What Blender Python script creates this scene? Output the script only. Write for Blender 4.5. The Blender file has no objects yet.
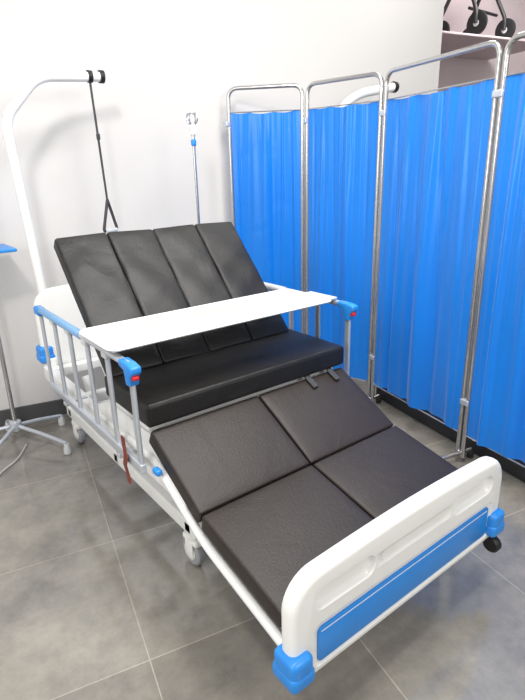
import bpy, bmesh, math, random
from mathutils import Vector, Matrix
random.seed(4)
S = bpy.context.scene
C = S.collection
PI = math.pi
V = Vector

# ------------------------------------------------------------------ materials
def lin(c):
    return tuple(((x/255)/12.92 if x/255 <= .04045 else ((x/255+.055)/1.055)**2.4) for x in c)
def mat(name, rgb, rough=.5, metal=0, var=.06, vs=6, bump=0, bs=60, coat=0, sheen=0, crease=0, cs=6):
    m = bpy.data.materials.new(name); m.use_nodes = True
    nt = m.node_tree; b = nt.nodes['Principled BSDF']
    r, g, bl = lin(rgb)
    tc = nt.nodes.new('ShaderNodeTexCoord')
    n = nt.nodes.new('ShaderNodeTexNoise'); n.inputs['Scale'].default_value = vs; n.inputs['Detail'].default_value = 4
    nt.links.new(tc.outputs['Object'], n.inputs['Vector'])
    cr = nt.nodes.new('ShaderNodeValToRGB')
    cr.color_ramp.elements[0].position = .3; cr.color_ramp.elements[1].position = .7
    k0, k1 = 1-var, 1+var
    cr.color_ramp.elements[0].color = (r*k0, g*k0, bl*k0, 1); cr.color_ramp.elements[1].color = (min(1,r*k1), min(1,g*k1), min(1,bl*k1), 1)
    nt.links.new(n.outputs['Fac'], cr.inputs['Fac']); nt.links.new(cr.outputs['Color'], b.inputs['Base Color'])
    b.inputs['Roughness'].default_value = rough; b.inputs['Metallic'].default_value = metal
    b.inputs['Coat Weight'].default_value = coat
    b.inputs['Sheen Weight'].default_value = sheen
    last = None
    if crease:
        n3 = nt.nodes.new('ShaderNodeTexNoise'); n3.inputs['Scale'].default_value = cs; n3.inputs['Detail'].default_value = 2; n3.inputs['Distortion'].default_value = 1.2
        nt.links.new(tc.outputs['Object'], n3.inputs['Vector'])
        b3 = nt.nodes.new('ShaderNodeBump'); b3.inputs['Strength'].default_value = crease; b3.inputs['Distance'].default_value = .02
        nt.links.new(n3.outputs['Fac'], b3.inputs['Height']); nt.links.new(b3.outputs['Normal'], b.inputs['Normal']); last = b3
    if bump:
        n2 = nt.nodes.new('ShaderNodeTexNoise'); n2.inputs['Scale'].default_value = bs; n2.inputs['Detail'].default_value = 3
        nt.links.new(tc.outputs['Object'], n2.inputs['Vector'])
        bp = nt.nodes.new('ShaderNodeBump'); bp.inputs['Strength'].default_value = bump; bp.inputs['Distance'].default_value = .01
        if last: nt.links.new(last.outputs['Normal'], bp.inputs['Normal'])
        nt.links.new(n2.outputs['Fac'], bp.inputs['Height']); nt.links.new(bp.outputs['Normal'], b.inputs['Normal'])
    return m
M = {}
M['white'] = mat('white_plastic', (236,236,233), .3, var=.015)
M['paint'] = mat('white_powder_coat', (234,234,232), .35, var=.02)
M['tray'] = mat('cream_white_laminate', (206,201,190), .35, var=.02)
M['grey'] = mat('light_grey_plastic', (200,201,203), .4, var=.02)
M['soft'] = mat('pale_grey_plastic', (222,223,224), .4, var=.02)
M['blue'] = mat('blue_plastic', (40,134,218), .35, var=.04)
M['inlay'] = mat('blue_inlay', (34,132,216), .3, var=.04)
M['lightblue'] = mat('pale_blue_aluminium', (120,170,215), .35, .3, var=.04)
M['red'] = mat('red_plastic', (205,30,35), .35)
M['black'] = mat('black_rubber', (24,24,26), .5)
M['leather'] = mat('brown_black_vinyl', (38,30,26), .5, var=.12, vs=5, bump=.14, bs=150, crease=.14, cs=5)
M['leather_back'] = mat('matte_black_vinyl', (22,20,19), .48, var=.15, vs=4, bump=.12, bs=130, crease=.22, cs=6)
M['piping'] = mat('black_piping', (16,15,14), .45)
M['alu'] = mat('brushed_aluminium', (200,205,213), .32, .6, var=.04)
M['chrome'] = mat('chrome_tube', (200,200,200), .2, .95, var=.03)
M['strap'] = mat('charcoal_webbing', (58,58,62), .7, bump=.2, bs=200)
M['belt'] = mat('brown_belt', (120,48,38), .6)
M['cable'] = mat('pale_grey_cable', (190,188,184), .5)
M['wall'] = mat('white_wall_paint', (206,204,202), .6, var=.03, vs=1.0, bump=.03, bs=80)
M['base'] = mat('dark_grey_skirting', (74,74,76), .45)
M['pink'] = mat('mauve_wall_paint', (208,194,198), .6, var=.03)
M['shelf'] = mat('muted_pink_shelf_paint', (196,178,184), .5, var=.03)
M['block'] = mat('dark_block', (50,50,53), .45)
M['tyre'] = mat('grey_tyre', (150,152,156), .45)
M['ceil'] = mat('ceiling_paint', (235,235,235), .7, var=.01)

def curtain_mat():
    m = mat('blue_curtain_satin', (0,122,222), .32, var=.04, vs=3, bump=.1, bs=5, sheen=.15, coat=.15)
    nt = m.node_tree; b = nt.nodes['Principled BSDF']; out = nt.nodes['Material Output']
    b.inputs['Coat Roughness'].default_value = .25
    tr = nt.nodes.new('ShaderNodeBsdfTranslucent'); tr.inputs['Color'].default_value = (*lin((10,150,240)), 1)
    mx = nt.nodes.new('ShaderNodeMixShader'); mx.inputs[0].default_value = .12
    nt.links.new(b.outputs[0], mx.inputs[1]); nt.links.new(tr.outputs[0], mx.inputs[2]); nt.links.new(mx.outputs[0], out.inputs['Surface'])
    return m
M['curtain'] = curtain_mat()

def floor_mat():
    m = bpy.data.materials.new('grey_stone_tiles'); m.use_nodes = True
    nt = m.node_tree; b = nt.nodes['Principled BSDF']; N = nt.nodes.new; L = nt.links.new
    tc = N('ShaderNodeTexCoord'); mp = N('ShaderNodeMapping'); mp.inputs['Location'].default_value = (-.176+6.1, -1.25+6.1, 0)
    L(tc.outputs['Object'], mp.inputs['Vector'])
    br = N('ShaderNodeTexBrick'); br.offset = 0; br.squash = 1
    br.inputs['Scale'].default_value = 1; br.inputs['Brick Width'].default_value = .61; br.inputs['Row Height'].default_value = .61
    br.inputs['Mortar Size'].default_value = .002; br.inputs['Mortar Smooth'].default_value = .1
    br.inputs['Color1'].default_value = (*lin((142,138,130)),1); br.inputs['Color2'].default_value = (*lin((126,122,115)),1)
    br.inputs['Mortar'].default_value = (*lin((168,163,152)),1)
    L(mp.outputs[0], br.inputs['Vector'])
    n = N('ShaderNodeTexNoise'); n.inputs['Scale'].default_value = 4.5; n.inputs['Detail'].default_value = 12; n.inputs['Roughness'].default_value = .76
    L(tc.outputs['Object'], n.inputs['Vector'])
    cr = N('ShaderNodeValToRGB'); cr.color_ramp.elements[0].position=.33; cr.color_ramp.elements[1].position=.69
    cr.color_ramp.elements[0].color=(.68,.68,.68,1); cr.color_ramp.elements[1].color=(1.26,1.25,1.22,1)
    L(n.outputs['Fac'], cr.inputs['Fac'])
    mx = N('ShaderNodeMix'); mx.data_type='RGBA'; mx.blend_type='MULTIPLY'; mx.inputs[0].default_value=1
    L(br.outputs['Color'], mx.inputs[6]); L(cr.outputs['Color'], mx.inputs[7]); L(mx.outputs[2], b.inputs['Base Color'])
    rr = N('ShaderNodeMapRange'); rr.inputs['To Min'].default_value=.06; rr.inputs['To Max'].default_value=.2
    L(n.outputs['Fac'], rr.inputs['Value']); L(rr.outputs[0], b.inputs['Roughness'])
    b.inputs['IOR'].default_value = 1.85
    bp = N('ShaderNodeBump'); bp.inputs['Strength'].default_value=.05; bp.inputs['Distance'].default_value=.004
    L(n.outputs['Fac'], bp.inputs['Height']); L(bp.outputs[0], b.inputs['Normal'])
    return m
M['floor'] = floor_mat()

# ------------------------------------------------------------------ mesh helpers
def merge(a, b):
    me = bpy.data.meshes.new('tmp'); b.to_mesh(me); a.from_mesh(me); bpy.data.meshes.remove(me); b.free(); return a
def rbox(center, size, r=.01, rot=None, n=3, puff=0, sub=6, warp=None):
    bm = bmesh.new(); h = V(size)*.5; r = min(r, min(h)*.98)
    def axis(hh):
        a = [-hh + r*i/n for i in range(n)]
        m_ = max(1, sub if puff else 1)
        mid = [-(hh-r) + 2*(hh-r)*i/m_ for i in range(m_+1)]
        return a + mid + [-x for x in reversed(a)]
    ax = [axis(h[i]) for i in range(3)]
    for k in range(3):
        i, j = (k+1)%3, (k+2)%3
        for s in (-1, 1):
            g = []
            for u in ax[i]:
                row = []
                for w in ax[j]:
                    p = V((0,0,0)); p[k]=s*h[k]; p[i]=u; p[j]=w
                    q = V([max(-(h[t]-r), min(h[t]-r, p[t])) for t in range(3)])
                    d = p-q
                    if d.length > 1e-9: p = q + d.normalized()*r
                    if puff:
                        fx = max(0,1-(p.x/h.x)**2)**.5; fy = max(0,1-(p.y/h.y)**2)**.5
                        p.z += puff*fx*fy*(1 if p.z > 0 else .2)
                    if warp: p = warp(p)
                    row.append(bm.verts.new(p))
                g.append(row)
            for a_ in range(len(g)-1):
                for b_ in range(len(g[0])-1):
                    f = [g[a_][b_], g[a_+1][b_], g[a_+1][b_+1], g[a_][b_+1]]
                    if s < 0: f.reverse()
                    bm.faces.new(f)
    bmesh.ops.remove_doubles(bm, verts=bm.verts, dist=1e-5)
    Mx = Matrix.Translation(V(center)) @ (rot.to_4x4() if rot else Matrix.Identity(4))
    bm.transform(Mx); return bm
def fillet(pts, r, seg=7):
    pts = [V(p) for p in pts]; out = [pts[0]]
    for i in range(1, len(pts)-1):
        p, a, b = pts[i], (pts[i-1]-pts[i]), (pts[i+1]-pts[i])
        rr = min(r, a.length*.48, b.length*.48)
        s, e = p+a.normalized()*rr, p+b.normalized()*rr
        for k in range(seg+1):
            t = k/seg; out.append(s*(1-t)**2 + p*2*t*(1-t) + e*t*t)
    out.append(pts[-1]); return out
def sweep(path, r, n=12, closed=False, bm=None, r2=None):
    bm = bm or bmesh.new(); path = [V(p) for p in path]; N = len(path); r2 = r2 or r
    up = None; rings = []
    for i, p in enumerate(path):
        if closed: t = path[(i+1)%N]-path[i-1]
        else: t = path[min(i+1,N-1)]-path[max(i-1,0)]
        t.normalize()
        if up is None:
            up = V((0,1,0)) if abs(t.y) < .9 else V((0,0,1))
        up = (up - t*up.dot(t)).normalized(); sd = t.cross(up)
        rings.append([bm.verts.new(p + up*math.cos(2*PI*k/n)*r2 + sd*math.sin(2*PI*k/n)*r) for k in range(n)])
    m_ = N if closed else N-1
    for i in range(m_):
        a, b = rings[i], rings[(i+1)%N]
        for k in range(n): bm.faces.new([a[k], a[(k+1)%n], b[(k+1)%n], b[k]])
    if not closed:
        bm.faces.new(rings[0][::-1]); bm.faces.new(rings[-1])
    bmesh.ops.recalc_face_normals(bm, faces=bm.faces)
    return bm
def lathe(prof, center, axis='Z', n=28):
    bm = bmesh.new(); rings = []
    for r, h in prof:
        rings.append([bm.verts.new((max(r,1e-4)*math.cos(2*PI*k/n), max(r,1e-4)*math.sin(2*PI*k/n), h)) for k in range(n)])
    for a, b in zip(rings, rings[1:]):
        for k in range(n): bm.faces.new([a[k], a[(k+1)%n], b[(k+1)%n], b[k]])
    bm.faces.new(rings[0][::-1]); bm.faces.new(rings[-1])
    bmesh.ops.recalc_face_normals(bm, faces=bm.faces)
    R = {'Z':Matrix.Identity(4), 'X':Matrix.Rotation(PI/2,4,'Y'), 'Y':Matrix.Rotation(-PI/2,4,'X')}[axis]
    bm.transform(Matrix.Translation(V(center)) @ R); return bm
def rrect(x0, x1, z0, z1, r, seg=8, arch=0, rb=None):
    out = []; rb = r if rb is None else rb
    for cx, cz, a0, rr in ((x1-rb,z0+rb,-PI/2,rb),(x1-r,z1-r,0,r),(x0+r,z1-r,PI/2,r),(x0+rb,z0+rb,PI,rb)):
        for k in range(seg+1):
            a = a0+PI/2*k/seg; out.append((cx+rr*math.cos(a), cz+rr*math.sin(a)))
        if arch and a0 == 0:
            for k in range(1,10):
                t = k/10; out.append((x1-r+(x0-x1+2*r)*t, z1+arch*math.sin(PI*t)))
    return out
def prism_y(ol, y0, y1, bev=.003, seg=2):
    bm = bmesh.new(); a = [bm.verts.new((x,y0,z)) for x,z in ol]; b = [bm.verts.new((x,y1,z)) for x,z in ol]
    n = len(ol); f1 = bm.faces.new(a); f2 = bm.faces.new(b[::-1])
    for i in range(n): bm.faces.new([a[i], b[i], b[(i+1)%n], a[(i+1)%n]])
    bmesh.ops.recalc_face_normals(bm, faces=bm.faces)
    if bev: bmesh.ops.bevel(bm, geom=list(f1.edges)+list(f2.edges), offset=bev, segments=seg, affect='EDGES', profile=.5)
    return bm
def loft_y(ol_y):
    bm = bmesh.new(); rings = [[bm.verts.new((x,y,z)) for x,z in ol] for ol,y in ol_y]
    n = len(rings[0])
    for a,b in zip(rings, rings[1:]):
        for i in range(n): bm.faces.new([a[i],b[i],b[(i+1)%n],a[(i+1)%n]])
    bm.faces.new(rings[0]); bm.faces.new(rings[-1][::-1])
    bmesh.ops.recalc_face_normals(bm, faces=bm.faces); return bm
def carve(bm, cutters):
    def mk(b):
        me = bpy.data.meshes.new('tmp'); b.to_mesh(me); b.free(); o = bpy.data.objects.new('tmp', me); C.objects.link(o); return o
    a = mk(bm); cs = [mk(c) for c in cutters]
    for c in cs:
        md = a.modifiers.new('b','BOOLEAN'); md.operation='DIFFERENCE'; md.solver='EXACT'; md.object=c
    bpy.context.view_layer.update()
    ev = a.evaluated_get(bpy.context.evaluated_depsgraph_get()); me = ev.to_mesh()
    out = bmesh.new(); out.from_mesh(me); ev.to_mesh_clear()
    for o in [a]+cs:
        me = o.data; bpy.data.objects.remove(o); bpy.data.meshes.remove(me)
    return out
BASE = {}
def obj(name, bm, m, parent=None, base=None, label=None, ang=40):
    b = BASE[parent.name] if parent else (V(base) if base else V((0,0,0)))
    bm.transform(Matrix.Translation(-b))
    me = bpy.data.meshes.new(name); bm.to_mesh(me); bm.free()
    me.polygons.foreach_set('use_smooth', [True]*len(me.polygons))
    try: me.set_sharp_from_angle(angle=math.radians(ang))
    except Exception: pass
    me.materials.append(m)
    o = bpy.data.objects.new(name, me); C.objects.link(o)
    if parent: o.parent = parent
    else: o.location = b
    BASE[o.name] = b
    if label: o['label'] = label
    return o
def thing(name, label, cat, loc, group=None):
    o = bpy.data.objects.new(name, None); C.objects.link(o); o.location = loc; BASE[o.name] = V(loc)
    o['label'] = label; o['category'] = cat
    if group: o['group'] = group
    return o

# ------------------------------------------------------------------ room
RA = math.radians(-12.4)
cr_, sr_ = math.cos(12.4*PI/180), math.sin(12.4*PI/180)
def room(m, n, z=0): return V((cr_*m+sr_*n, -sr_*m+cr_*n, z))
WN = 3.22
def struct(name, center, size, m, label=None):
    bm = bmesh.new(); bmesh.ops.create_cube(bm, size=1)
    bm.transform(Matrix.Translation(V(center)) @ Matrix.Diagonal((*size,1)))
    me = bpy.data.meshes.new(name); bm.to_mesh(me); bm.free(); me.materials.append(m)
    o = bpy.data.objects.new(name, me); C.objects.link(o); o.rotation_euler.z = RA; o['kind'] = 'structure'
    if label: o['label'] = label
    return o
struct('floor', (1.3,1.2,-.05), (9,7.8,.1), M['floor'], 'grey mottled stone tile floor')
struct('wall_back', (.3,WN+.06,1.6), (5.3,.12,3.2), M['wall'], 'plain white wall behind the bed')
struct('baseboard_back', (.3,WN-.008,.05), (5.3,.016,.1), M['base'], 'dark grey skirting along white wall')
struct('wall_far', (4.3,4.6,1.6), (3.0,.12,3.2), M['pink'], 'pale mauve wall beyond the opening')
struct('wall_right', (5.8,1.2,1.6), (.12,7,3.2), M['wall'], 'white wall on the right')
struct('ceiling', (1.3,1.2,3.25), (9,7.8,.1), M['ceil'], 'white ceiling')

# ------------------------------------------------------------------ hospital bed
bed = thing('hospital_bed', 'white adjustable hospital bed with blue corner bumpers and raised side rails', 'bed', (1.07,1.7,0))
bm = rbox((.75,2.04,.2),(.05,1.34,.06),.008)
merge(bm, rbox((1.39,2.04,.2),(.05,1.34,.06),.008))
for y in (1.42,2.05,2.66): merge(bm, rbox((1.07,y,.2),(.69,.05,.05),.008))
obj('chassis', bm, M['paint'], bed)
bm = rbox((.655,1.95,.455),(.045,1.42,.07),.008)
merge(bm, rbox((1.485,1.95,.455),(.045,1.42,.07),.008))
for y in (1.26,1.75,2.2,2.64): merge(bm, rbox((1.07,y,.45),(.8,.045,.05),.008))
obj('upper_frame', bm, M['paint'], bed)
for x in (.79,1.35):
    for y0,y1 in ((1.55,1.72),(2.35,2.5)):
        obj('lifting_arm', sweep([(x,y0,.22),(x,y1,.44)], .024, 10), M['paint'], bed)
bm = lathe([(.026,0),(.028,.005),(.028,.3),(.018,.31),(.018,.5),(.012,.51)], (0,0,0), 'Z', 16)
bm.transform(Matrix.Translation((1.07,1.5,.26)) @ Matrix.Rotation(math.radians(-68),4,'X'))
obj('lifting_motor', bm, M['grey'], bed)
for x,y in ((.765,1.44),(.765,2.66),(1.4,1.44),(1.4,2.66)):
    bm = lathe([(.03,.165),(.034,.15),(.03,.13),(.016,.125)], (x,y,0), 'Z', 20)
    merge(bm, rbox((x,y+.01,.118),(.05,.1,.03),.013))
    merge(bm, rbox((x-.022,y+.012,.085),(.008,.05,.07),.003)); merge(bm, rbox((x+.022,y+.012,.085),(.008,.05,.07),.003))
    c = obj('caster', bm, M['white'], bed)
    w = lathe([(.034,-.016),(.052,-.017),(.06,-.011),(.062,0),(.06,.011),(.052,.017),(.034,.016)], (x,y+.02,.062), 'X', 32)
    obj('wheel', w, M['tyre'], c)
    w = lathe([(.006,-.0235),(.03,-.0225),(.036,-.018),(.036,.018),(.03,.0225),(.006,.0235)], (x,y+.02,.062), 'X', 28)
    obj('hub', w, M['white'], c)
    if y < 2:
        obj('caster_post', rbox((x,y,.2),(.065,.08,.1),.02), M['white'], bed)
def slab(pa, pb, off, th, x0, x1, m, name, r=.006):
    a, b = V((0,*pa)), V((0,*pb)); u = (b-a).normalized(); nrm = V((1,0,0)).cross(u)
    if nrm.z < 0: nrm = -nrm
    c = (a+b)/2 - nrm*(off+th/2); c.x = (x0+x1)/2
    rot = Matrix((V((1,0,0)), u, V((1,0,0)).cross(u))).transposed()
    return obj(name, rbox(c, (x1-x0,(b-a).length,th), r, rot), m, bed)
slab((.78,.372),(1.135,.455),.068,.016,.65,1.49,M['paint'],'deck_panel')
slab((1.15,.455),(1.40,.60),.068,.016,.65,1.49,M['paint'],'deck_panel')
slab((1.47,.61),(1.74,.61),0,.02,.64,1.50,M['paint'],'deck_panel')
slab((1.76,.70),(2.14,1.15),.09,.016,.66,1.46,M['paint'],'deck_panel')
for x in (.634,1.508):
    obj('leg_section_tube', sweep(fillet([(x,.765,.275),(x,1.13,.355),(x,1.42,.50),(x,1.66,.50)],.06), .014, 10), M['paint'], bed)
for x in (.655,1.485):
    bm = bmesh.new()
    vs = [bm.verts.new((x-.01,y,z)) for y,z in ((1.24,.43),(1.24,.47),(1.44,.58),(1.80,.585),(2.0,.50),(2.0,.43))]
    f = bm.faces.new(vs); e = bmesh.ops.extrude_face_region(bm, geom=[f])
    bmesh.ops.translate(bm, verts=[v for v in e['geom'] if isinstance(v,bmesh.types.BMVert)], vec=(.02,0,0))
    bmesh.ops.recalc_face_normals(bm, faces=bm.faces)
    obj('side_plate', bm, M['paint'], bed)
obj('release_lever', rbox((.612,1.37,.50),(.022,.038,.024),.009), M['blue'], bed, label='blue release lever')
for x in (.8,1.34):
    obj('backrest_strut', sweep([(x,1.95,.47),(x,2.06,.90)], .016, 10), M['paint'], bed)

def board(name, yc, zb, zt, face, label, bump_z, xl, xr):
    T = .025; R = .02
    rings = []
    for k in range(9):
        a = -PI/2 + PI*k/8
        ins = R*(1-math.cos(a)); yy = yc + (T-R)*(1 if a>0 else -1 if a<0 else 0) + R*math.sin(a)
        rings.append((rrect(xl+ins, xr-ins, zb+ins, zt-ins, .095-ins*.6, arch=.012, rb=.045-ins*.6), yy))
    body = loft_y(rings)
    yf = yc+face*T
    def cutter(x0,x1,z0,z1,r,depth,slope):
        s = face
        return loft_y([(rrect(x0+slope,x1-slope,z0+slope,z1-slope,max(r-slope,.004)), yf-s*depth),
                       (rrect(x0+slope*.35,x1-slope*.35,z0+slope*.35,z1-slope*.35,max(r-slope*.35,.004)), yf-s*depth*.75),
                       (rrect(x0,x1,z0,z1,r), yf+s*.0005),(rrect(x0-.001,x1+.001,z0-.001,z1+.001,r), yf+s*.02)])
    cuts = [cutter(xl+.07, xl+.29, zt-.118, zt-.05, .033, .017, .017),
            cutter(xr-.29, xr-.07, zt-.118, zt-.05, .033, .017, .017),
            cutter(xl+.31, xr-.31, zt-.105, zt-.062, .02, .004, .012),
            cutter(xl+.07, xr-.06, zb+.026, zb+.165, .024, .005, .005)]
    p = obj(name, carve(body, cuts), M['white'], bed, label=label, ang=50)
    obj('inlay', prism_y(rrect(xl+.085, xr-.075, zb+.038, zb+.148, .016), yf-face*.0055, yf-face*.0005, .0015), M['inlay'], p, label='blue inlay strip')
    obj('inlay_line', prism_y(rrect(xl+.095, xr-.085, zb+.133, zb+.1352, .0011), yf-face*.004, yf+face*.0004, 0), M['soft'], p)
    for s in (0,1):
        xb = xl+.02 if s == 0 else xr-.03
        bb = rbox((xb, yc+face*.006, bump_z),(.070,.084,.088),.018)
        merge(bb, rbox((xb, yc+face*.006, bump_z-.02),(.076,.09,.048),.016))
        obj('corner_bumper', bb, M['blue'], p, label='blue corner bumper')
    return p
fb = board('footboard', .735, .195, .515, -1, 'low white footboard with blue inlay', .262, .605, 1.53)
hb = board('headboard', 2.70, .44, .87, 1, 'white headboard behind the backrest', .54, .645, 1.52)
obj('footboard_lower_rail', rbox((1.07,.755,.18),(.84,.035,.045),.012), M['white'], fb)
for x in (.68,1.485): obj('board_bracket', rbox((x,2.665,.47),(.05,.02,.1),.008), M['paint'], bed)
obj('guard_wheel', lathe([(.01,-.016),(.024,-.016),(.029,-.01),(.029,.01),(.024,.016),(.01,.016)], (1.51,.71,.168), 'X', 24), M['black'], fb, label='black guard wheel')

def rail(x, y0, y1, side):
    zt, zb = .862, .515
    p = obj('side_rail', sweep([(x,y0+.03,zt),(x,y0+(y1-y0)*.45,zt)], .014, 12, r2=.012), M['alu'], bed, label='collapsible aluminium side rail')
    obj('top_sleeve', sweep([(x,y0+(y1-y0)*.45,zt),(x,y1-.02,zt)], .017, 12, r2=.015), M['lightblue'] if side<0 else M['grey'], p, label='pale blue top sleeve' if side<0 else None)
    obj('bottom_bar', rbox((x,(y0+y1)/2,zb),(.02,y1-y0-.02,.035),.006), M['alu'], p)
    n = 6
    for i in range(n):
        y = y0+.025+(y1-y0-.05)*i/(n-1)
        obj('upright', rbox((x,y,(zt+zb)/2-.008),(.012,.027,zt-zb-.006),.005), M['alu'], p)
    for i in range(1,n-1):
        y = y0+.025+(y1-y0-.05)*i/(n-1)
        obj('upright_cap', rbox((x,y,zt-.012),(.03,.04,.026),.008), M['grey'], p)
    prof = [(-.016,.004),(.02,.011),(.075,.012),(.078,-.010),(.044,-.018),(.036,-.062),(.010,-.062),(.002,-.030),(-.016,-.016)]
    bm = bmesh.new(); w = .0175
    A = [bm.verts.new((x-w,y0+a,zt+b)) for a,b in prof]; B = [bm.verts.new((x+w,y0+a,zt+b)) for a,b in prof]
    f1 = bm.faces.new(A); f2 = bm.faces.new(B[::-1])
    for i in range(len(prof)): bm.faces.new([A[i],B[i],B[(i+1)%len(prof)],A[(i+1)%len(prof)]])
    bmesh.ops.recalc_face_normals(bm, faces=bm.faces)
    bmesh.ops.bevel(bm, geom=list(bm.edges), offset=.006, segments=3, affect='EDGES', profile=.5)
    obj('end_bracket', bm, M['blue'], p, label='blue end bracket', ang=60)
    obj('release_button', rbox((x,y0-.002,zt-.032),(.022,.024,.018),.008, Matrix.Rotation(math.radians(-18),3,'X')), M['red'], p, label='red release button')
    obj('end_bracket', rbox((x,y1-.02,zt-.006),(.037,.075,.038),.012), M['blue'], p, label='blue end bracket')
    for y in (y0+.2, y1-.2):
        obj('mounting_arm', rbox((x+(.04 if side<0 else -.04),y,.485),(.1,.03,.02),.006), M['alu'], p)
rail(.575, 1.375, 2.33, -1)
rail(1.565, 1.43, 2.385, 1)
bm = bmesh.new()
pts = [(1.49+.012*math.sin(i*.9), .595-.014*i) for i in range(13)]
g = [[bm.verts.new((.557+.004*math.sin(i*.8)+dx, y+dy, z)) for dx,dy in ((0,-.013),(0,.013),(.003,.013),(.003,-.013))] for i,(y,z) in enumerate(pts)]
for a,b in zip(g,g[1:]):
    for k in range(4): bm.faces.new([a[k],a[(k+1)%4],b[(k+1)%4],b[k]])
bm.faces.new(g[0]); bm.faces.new(g[-1][::-1]); bmesh.ops.recalc_face_normals(bm, faces=bm.faces)
obj('hanging_belt', bm, M['belt'], bed, label='reddish brown belt hanging from the frame')

TY = 2.758
tp = obj('trapeze_pole', sweep(fillet([(.735,TY,.43),(.675,TY,1.65),(.845,TY,1.835),(1.16,TY,1.855)],.07,8), .0225, 14), M['paint'], bed, label='white bent lifting pole')
obj('pole_socket', lathe([(.03,.42),(.03,.56),(.026,.57)], (.732,TY+.005,0), 'Z', 18), M['paint'], tp)
obj('end_stop', lathe([(.012,-.012),(.030,-.01),(.030,.01),(.012,.012)], (1.155,TY,1.855), 'X', 20), M['black'], tp)
obj('hook_clamp', lathe([(.02,-.012),(.028,-.01),(.028,.01),(.02,.012)], (1.095,TY,1.852), 'X', 20), M['black'], tp)
obj('hanging_strap', sweep([(1.095,TY,1.84),(1.112,TY,1.27)], .006, 8, r2=.003), M['strap'], tp, label='dark grey hanging strap')
obj('strap_buckle', rbox((1.103,TY-.003,1.58),(.018,.012,.03),.004), M['strap'], tp)
ha = math.radians(30); hx, hy = math.cos(ha)*.058, math.sin(ha)*.058
X0 = 1.112
obj('grab_handle', sweep(fillet([(X0,TY-.002,1.275),(X0-hx,TY-hy,1.115),(X0+hx,TY+hy,1.115),(X0+.001,TY+.002,1.275)],.02,5), .0078, 10), M['strap'], tp, label='dark grey triangular grab handle')
obj('grab_grip', sweep([(X0-hx*.8,TY-hy*.8,1.115),(X0+hx*.8,TY+hy*.8,1.115)], .012, 12), M['grey'], tp)

dp = obj('drip_pole', sweep([(1.54,2.56,.42),(1.54,2.56,1.60)], .008, 12), M['chrome'], bed, label='slim chrome drip pole')
obj('pole_clamp', rbox((1.54,2.56,1.545),(.026,.026,.036),.01), M['blue'], dp)
obj('pole_collar', lathe([(.011,0),(.016,.005),(.016,.05),(.011,.055)], (1.54,2.56,1.58), 'Z', 16), M['white'], dp)
for a in range(4):
    dx, dy = math.cos(a*PI/2+.5), math.sin(a*PI/2+.5)
    hk = [(1.54,2.56,1.63),(1.54+.02*dx,2.56+.02*dy,1.635),(1.54+.033*dx,2.56+.033*dy,1.655),(1.54+.03*dx,2.56+.03*dy,1.685),(1.54+.01*dx,2.56+.01*dy,1.685)]
    obj('drip_hook', sweep(fillet(hk,.015,4), .0035, 8), M['chrome'], dp)
obj('pole_bracket', rbox((1.525,2.56,.46),(.06,.04,.06),.008), M['paint'], dp)

# ------------------------------------------------------------------ mattress
mt = thing('sectional_mattress', 'black leatherette sectional mattress folded into chair position on the bed', 'mattress', (1.07,1.7,.4))
def cushion(name, pa, pb, th, x0, x1, r=.018, puff=.008, gap=.002, m='leather', pip=True, warp=None, tilt=0, pr=.0022):
    a, b = V((0,*pa)), V((0,*pb)); u = (b-a).normalized()
    nrm = V((1,0,0)).cross(u)
    c = (a+b)/2 - nrm*(th/2); c.x = (x0+x1)/2
    rot = Matrix((V((1,0,0)), u, nrm)).transposed() @ Matrix.Rotation(math.radians(tilt),3,'Y')
    L = (b-a).length
    o = obj(name, rbox(c, (x1-x0-gap, L, th), r, rot, n=4, puff=puff, sub=18, warp=warp), M[m], mt, ang=60)
    if pip:
        hx, hy = (x1-x0-gap)/2-.004, L/2-.004
        loop = []
        for cx, cy, a0 in ((hx-.01,-hy+.01,-PI/2),(hx-.01,hy-.01,0),(-hx+.01,hy-.01,PI/2),(-hx+.01,-hy+.01,PI)):
            for k in range(5):
                t = a0+PI/2*k/4; q = V((cx+.01*math.cos(t), cy+.01*math.sin(t), th/2-.004))
                loop.append(c + rot @ q)
        obj('piping', sweep(loop, pr, 6, closed=True), M['piping'], o)
    return o
w = (1.480-.635)/4
for i in range(4):
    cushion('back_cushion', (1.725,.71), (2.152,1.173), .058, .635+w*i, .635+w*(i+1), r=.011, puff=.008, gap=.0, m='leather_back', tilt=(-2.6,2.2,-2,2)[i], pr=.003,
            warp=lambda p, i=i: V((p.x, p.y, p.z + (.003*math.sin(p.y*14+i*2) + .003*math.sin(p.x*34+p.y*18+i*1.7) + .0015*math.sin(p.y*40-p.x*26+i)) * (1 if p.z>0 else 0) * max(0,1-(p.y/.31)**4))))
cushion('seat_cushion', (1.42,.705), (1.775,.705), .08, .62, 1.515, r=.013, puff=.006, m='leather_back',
        warp=lambda p: V((p.x,p.y,p.z+(.0015*math.sin(p.x*22+p.y*30)*max(0,1-(p.y/.17)**4) if p.z>0 else 0))))
for x0,x1 in ((.63,1.068),(1.072,1.51)):
    cushion('knee_cushion', (1.145,.455), (1.435,.612), .058, x0, x1, r=.008, puff=.007)
for x0,x1 in ((.63,1.068),(1.072,1.51)):
    cushion('foot_cushion', (.775,.372), (1.14,.455), .058, x0, x1, r=.008, puff=.007)
for x in (1.31,1.43):
    obj('buckle', rbox((x,1.405,.610),(.026,.07,.008),.003, Matrix.Rotation(math.radians(28),3,'X')), M['strap'], mt)

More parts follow.
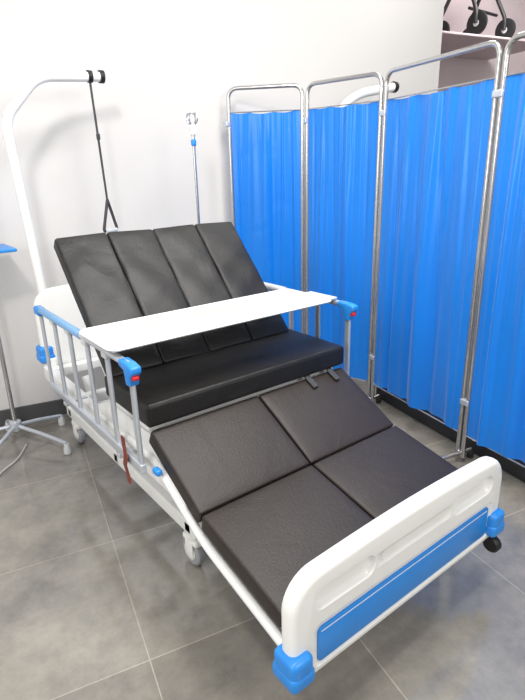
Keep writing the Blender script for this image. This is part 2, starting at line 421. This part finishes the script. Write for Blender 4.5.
# ------------------------------------------------------------------ tray
tr = thing('overbed_tray', 'white rectangular meal tray resting across the two side rails', 'tray', (1.01,1.6,.88))
obj('tray_panel', rbox((1.015,1.605,.892),(.925,.275,.010),.004), M['tray'], tr)
ol = rrect(.55,1.48,1.465,1.745,.03)
obj('tray_rim', sweep([(x,y,.896) for x,y in ol], .006, 10, closed=True, r2=.010), M['white'], tr)
obj('tray_clip', rbox((1.515,1.60,.883),(.10,.16,.006),.002), M['white'], tr)

# ------------------------------------------------------------------ folding screen
H = 1.85
P = [V((1.91,2.785,0)), V((2.23,2.45,0)), V((2.325,1.955,0)), V((2.163,1.235,0)), V((2.02,.50,0))]
sc = thing('folding_screen', 'chrome framed folding privacy screen with bright blue satin curtains', 'screen', P[2])
def curtain(A, B, k):
    bm = bmesh.new(); NX, NZ = 200, 80
    d = (B-A); L = d.length; u = d.normalized(); nn = V((-u.y,u.x,0)); rnd = random.Random(k+15)
    ph = [rnd.uniform(0,6.28) for _ in range(12)]; fr = [rnd.uniform(.8,1.2) for _ in range(8)]
    z0, z1 = .155, 1.726
    folds = []
    x = rnd.uniform(.02,.04)
    while x < L:
        wide = rnd.random() < .45
        if wide: folds.append((x, rnd.uniform(.016,.03), rnd.uniform(.012,.024)*rnd.choice((-1,1,1)), rnd.uniform(-.06,.06), rnd.uniform(-.1,1.2), rnd.uniform(.6,1.5)))
        else: folds.append((x, rnd.uniform(.007,.013), rnd.uniform(.005,.011)*rnd.choice((-1,1,1)), rnd.uniform(-.03,.03), rnd.uniform(-.1,1.1), rnd.uniform(.4,1.5)))
        x += rnd.uniform(.018,.065)
    wrk = [(rnd.uniform(0,L), rnd.uniform(0,1), rnd.uniform(.03,.09), rnd.uniform(.006,.012), rnd.uniform(-.7,.7), rnd.uniform(.001,.0025)) for _ in range(int(L*45))]
    sag = rnd.uniform(.004,.009)
    rows = []
    for j in range(NZ+1):
        v = j/NZ; row = []
        for i in range(NX+1):
            s = i/NX; x = s*L
            z = z1+(z0-z1)*v - (1-v)*sag*abs(math.sin(s*PI*3+ph[8]*.1)) - (1-v)*sag*math.sin(PI*s)
            edge = min(1, min(s,1-s)*9+.06)
            w_ = (.002+.008*v)*math.sin(x*21*fr[0]+ph[0]+.5*math.sin(v*3)) + .006*math.sin(x*10*fr[2]+ph[2]+1.3*v)
            for fx,fw,fa,dr,vc,vl in folds:
                t = (x-fx-dr*v)/(fw*(.8+.4*v))
                if -3 < t < 3: w_ += fa*math.exp(-t*t)*math.exp(-((v-vc)/vl)**2)*(.6+.4*min(1,v*4))
            H_ = v*1.57
            for wx,wv,wl,ww,sl,wa in wrk:
                dx = x-wx; dz = H_-wv*1.57
                if abs(dx) < .15 and abs(dz) < .15:
                    a_ = (dx+sl*dz)/math.sqrt(1+sl*sl); b_ = (dz-sl*dx)/math.sqrt(1+sl*sl)
                    w_ += wa*math.exp(-(b_/ww)**2-(a_/wl)**2)
            w_ += .0016*math.sin(x*120+ph[4]+math.sin(x*31)*2)*max(0,1-v*2.5)
            row.append(bm.verts.new(A + u*x + nn*(w_*edge) + V((0,0,z + (.004*math.sin(x*30+ph[6]) if j==NZ else 0)))))
        rows.append(row)
    for j in range(NZ):
        for i in range(NX): bm.faces.new([rows[j][i],rows[j][i+1],rows[j+1][i+1],rows[j+1][i]])
    return bm
for k in range(4):
    A, B = P[k], P[k+1]; u = (B-A).normalized(); a, b = A+u*.016, B-u*.016
    up = lambda p, z: V((p.x,p.y,z))
    fr = obj('panel_frame', sweep(fillet([up(a,.03),up(a,H),up(b,H),up(b,.03)],.06,8), .0115, 12), M['chrome'], sc)
    obj('top_rod', sweep([up(a,1.722),up(b,1.722)], .0035, 8), M['chrome'], fr)
    obj('bottom_rod', sweep([up(a,.15),up(b,.15)], .004, 8), M['chrome'], fr)
    obj('curtain', curtain(a+u*.012, b-u*.012, k), M['curtain'], sc, ang=180, label='bright blue satin curtain')
for k in range(5):
    for z in (.32, 1.66):
        obj('hinge', rbox((P[k].x,P[k].y,z),(.03,.05,.03),.006, Matrix.Rotation(math.radians(-8),3,'Z')), M['alu'], sc)
for k in range(5):
    u = (P[min(k+1,4)]-P[max(k-1,0)]).normalized(); nn = V((-u.y,u.x,0)); A = P[k]
    if k == 0: e0, e1 = .09, .09
    else: e0, e1 = .2, .07
    ft = obj('foot', sweep([A-nn*e0+V((0,0,.045)), A+nn*e1+V((0,0,.045))], .011, 10), M['chrome'], sc)
    for q in (A-nn*e0, A+nn*e1):
        obj('foot_tip', lathe([(.012,0),(.017,.004),(.017,.03),(.013,.034)], (q.x,q.y,0), 'Z', 16), M['black'], ft)

# ------------------------------------------------------------------ rolling side stand at left
tb = thing('rolling_overbed_table', 'blue topped rolling table on a grey star base beside the wall at left', 'table', (.50,2.92,0))
obj('table_top', rbox((.34,2.93,1.06),(.60,.26,.018),.006), M['blue'], tb)
obj('column', sweep([(.50,2.92,.1),(.50,2.92,1.05)], .012, 12), M['chrome'], tb)
obj('hub', lathe([(.012,.13),(.03,.125),(.036,.1),(.03,.075),(.012,.07)], (.50,2.92,0), 'Z', 20), M['alu'], tb)
for ang, ln in ((-62,.36),(10,.26),(-130,.34),(160,.3),(92,.18)):
    a = math.radians(ang); dx, dy = math.cos(a), math.sin(a)
    lg = obj('leg', sweep([(.50,2.92,.1),(.50+dx*ln*.5,2.92+dy*ln*.5,.085),(.50+dx*ln,2.92+dy*ln,.06)], .011, 10), M['alu'], tb)
    obj('foot_cap', lathe([(.01,0),(.02,.004),(.02,.03),(.012,.062)], (.50+dx*ln,2.92+dy*ln,0), 'Z', 16), M['grey'], lg)
cord = obj('power_cord', sweep(fillet([(.0,2.3,.006),(.17,2.32,.006),(.27,2.5,.006),(.33,2.62,.006),(.44,2.70,.006),(.52,2.84,.006)],.12,7), .005, 8), M['cable'], None, base=(.27,2.5,0))
cord['label'] = 'pale grey power cord lying on the tiles beside the rolling table'; cord['category'] = 'cord'

# ------------------------------------------------------------------ behind the screen
pl = obj('low_block', rbox((0,0,.05),(.40,2.3,.10),.006), M['block'], None)  # low dark box filling the dark strip under the curtains
pl.location = room(2.16,1.35,0); pl.rotation_euler.z = RA
pl['label'] = 'low black plinth on the floor behind the blue screen'; pl['category'] = 'block'
tz = thing('lifting_pole_stand', 'white bent lifting pole standing behind the blue folding screen', 'pole', (2.60,2.52,0))
obj('pole', sweep(fillet([(2.58,2.52,.02),(2.58,2.52,1.74),(2.68,2.46,1.83),(2.88,2.345,1.865)],.09,8), .027, 14), M['paint'], tz)
obj('base_plate', rbox((2.62,2.54,.0075),(.22,.22,.015),.005), M['paint'], tz)
obj('end_stop', lathe([(.018,-.014),(.032,-.012),(.032,.012),(.018,.014)], (2.88,2.345,1.865), 'X', 16), M['black'], tz)

shelf = obj('wall_shelf', rbox((0,0,0),(1.5,.75,.02),.006), M['shelf'], None)
shelf.location = room(4.05,4.16,2.43); shelf.rotation_euler.z = RA
shelf['label'] = 'high pale pink shelf on the far wall under the black walker'; shelf['category'] = 'shelf'
ro = thing('rollator', 'black wheeled walker standing on the high pale pink shelf', 'walker', room(4.05,4.05,2.44))
z0 = 2.44; cx, cy = room(4.05,4.05).x, room(4.05,4.05).y
for sx in (-1,1):
    for sy in (-1,1):
        x, y = cx+sx*.23, cy+sy*.18
        fk = obj('fork', sweep(fillet([(x,y,z0+.09),(x,y,z0+.18),(cx+sx*.2,cy+sy*.05,z0+.44)],.04,4), .017, 10), M['black'], ro)
        obj('wheel', lathe([(.03,-.014),(.075,-.016),(.092,-.011),(.092,.011),(.075,.016),(.03,.014)], (x+.022,y,z0+.092), 'X', 28), M['black'], ro)
        obj('wheel_hub', lathe([(.006,-.018),(.026,-.017),(.026,.017),(.006,.018)], (x+.022,y,z0+.092), 'X', 20), M['grey'], ro)
    obj('handle_tube', sweep(fillet([(cx+sx*.2,cy,z0+.40),(cx+sx*.2,cy+.03,z0+.64),(cx+sx*.2,cy+.14,z0+.65)],.05,5), .012, 10), M['black'], ro)
obj('seat', rbox((cx,cy,z0+.45),(.42,.24,.03),.012), M['black'], ro)
obj('cross_brace', sweep([(cx-.22,cy-.1,z0+.22),(cx+.22,cy-.1,z0+.22)], .012, 10), M['black'], ro)

# ------------------------------------------------------------------ lights
def area(name, loc, target, sx, sy, power, col=(1,1,1)):
    l = bpy.data.lights.new(name, 'AREA'); l.shape = 'RECTANGLE'; l.size = sx; l.size_y = sy; l.energy = power; l.color = col
    o = bpy.data.objects.new(name, l); C.objects.link(o); o.location = loc
    o.rotation_euler = (V(target)-V(loc)).to_track_quat('-Z','Y').to_euler(); return o
WC = (1,.98,.95)
area('ceiling_panel', (1.4,1.1,3.1), (1.4,1.1,0), 1.2, .8, 56, WC)
area('ceiling_panel_back', (2.9,2.0,3.1), (2.9,2.0,0), .6, .6, 11, WC)
area('ceiling_panel_far', tuple(room(4.0,3.4,3.1)), tuple(room(4.1,4.5,2.0)), .8, .6, 26, WC)
area('ceiling_spot', (-.3,.6,3.0), (1.2,2.2,.8), .3, .3, 36, WC)
area('window_light', (-2.6,.8,2.0), (.6,1.4,.0), 2.0, 1.8, 54, (1,.985,.96))
area('raking_fill', (1.35,-2.0,2.6), (1.8,1.6,.6), 1.0, 1.0, 48, WC)  # added lamp, grazing along the curtains to bring out their folds
W = bpy.data.worlds.new('world'); S.world = W; W.use_nodes = True
W.node_tree.nodes['Background'].inputs[0].default_value = (1,.985,.96,1); W.node_tree.nodes['Background'].inputs[1].default_value = .55

# ------------------------------------------------------------------ camera
cd = bpy.data.cameras.new('camera'); co = bpy.data.objects.new('camera', cd); C.objects.link(co); S.camera = co
cd.sensor_fit = 'VERTICAL'; cd.sensor_height = 36; cd.lens = 27
p = math.radians(18.93); phi = math.radians(1.61)
Fh = V((.607,.794,0)).normalized(); Rh = V((Fh.y,-Fh.x,0)); Z = V((0,0,1))
fwd = Fh*math.cos(p)-Z*math.sin(p); upv = Fh*math.sin(p)+Z*math.cos(p)
cx_ = Rh*math.cos(phi)-upv*math.sin(phi); cy_ = upv*math.cos(phi)+Rh*math.sin(phi)
co.matrix_world = Matrix.Translation((0,0,1.4)) @ Matrix((cx_,cy_,-fwd)).transposed().to_4x4()
S.view_settings.view_transform = 'Standard'
S.view_settings.exposure = .1
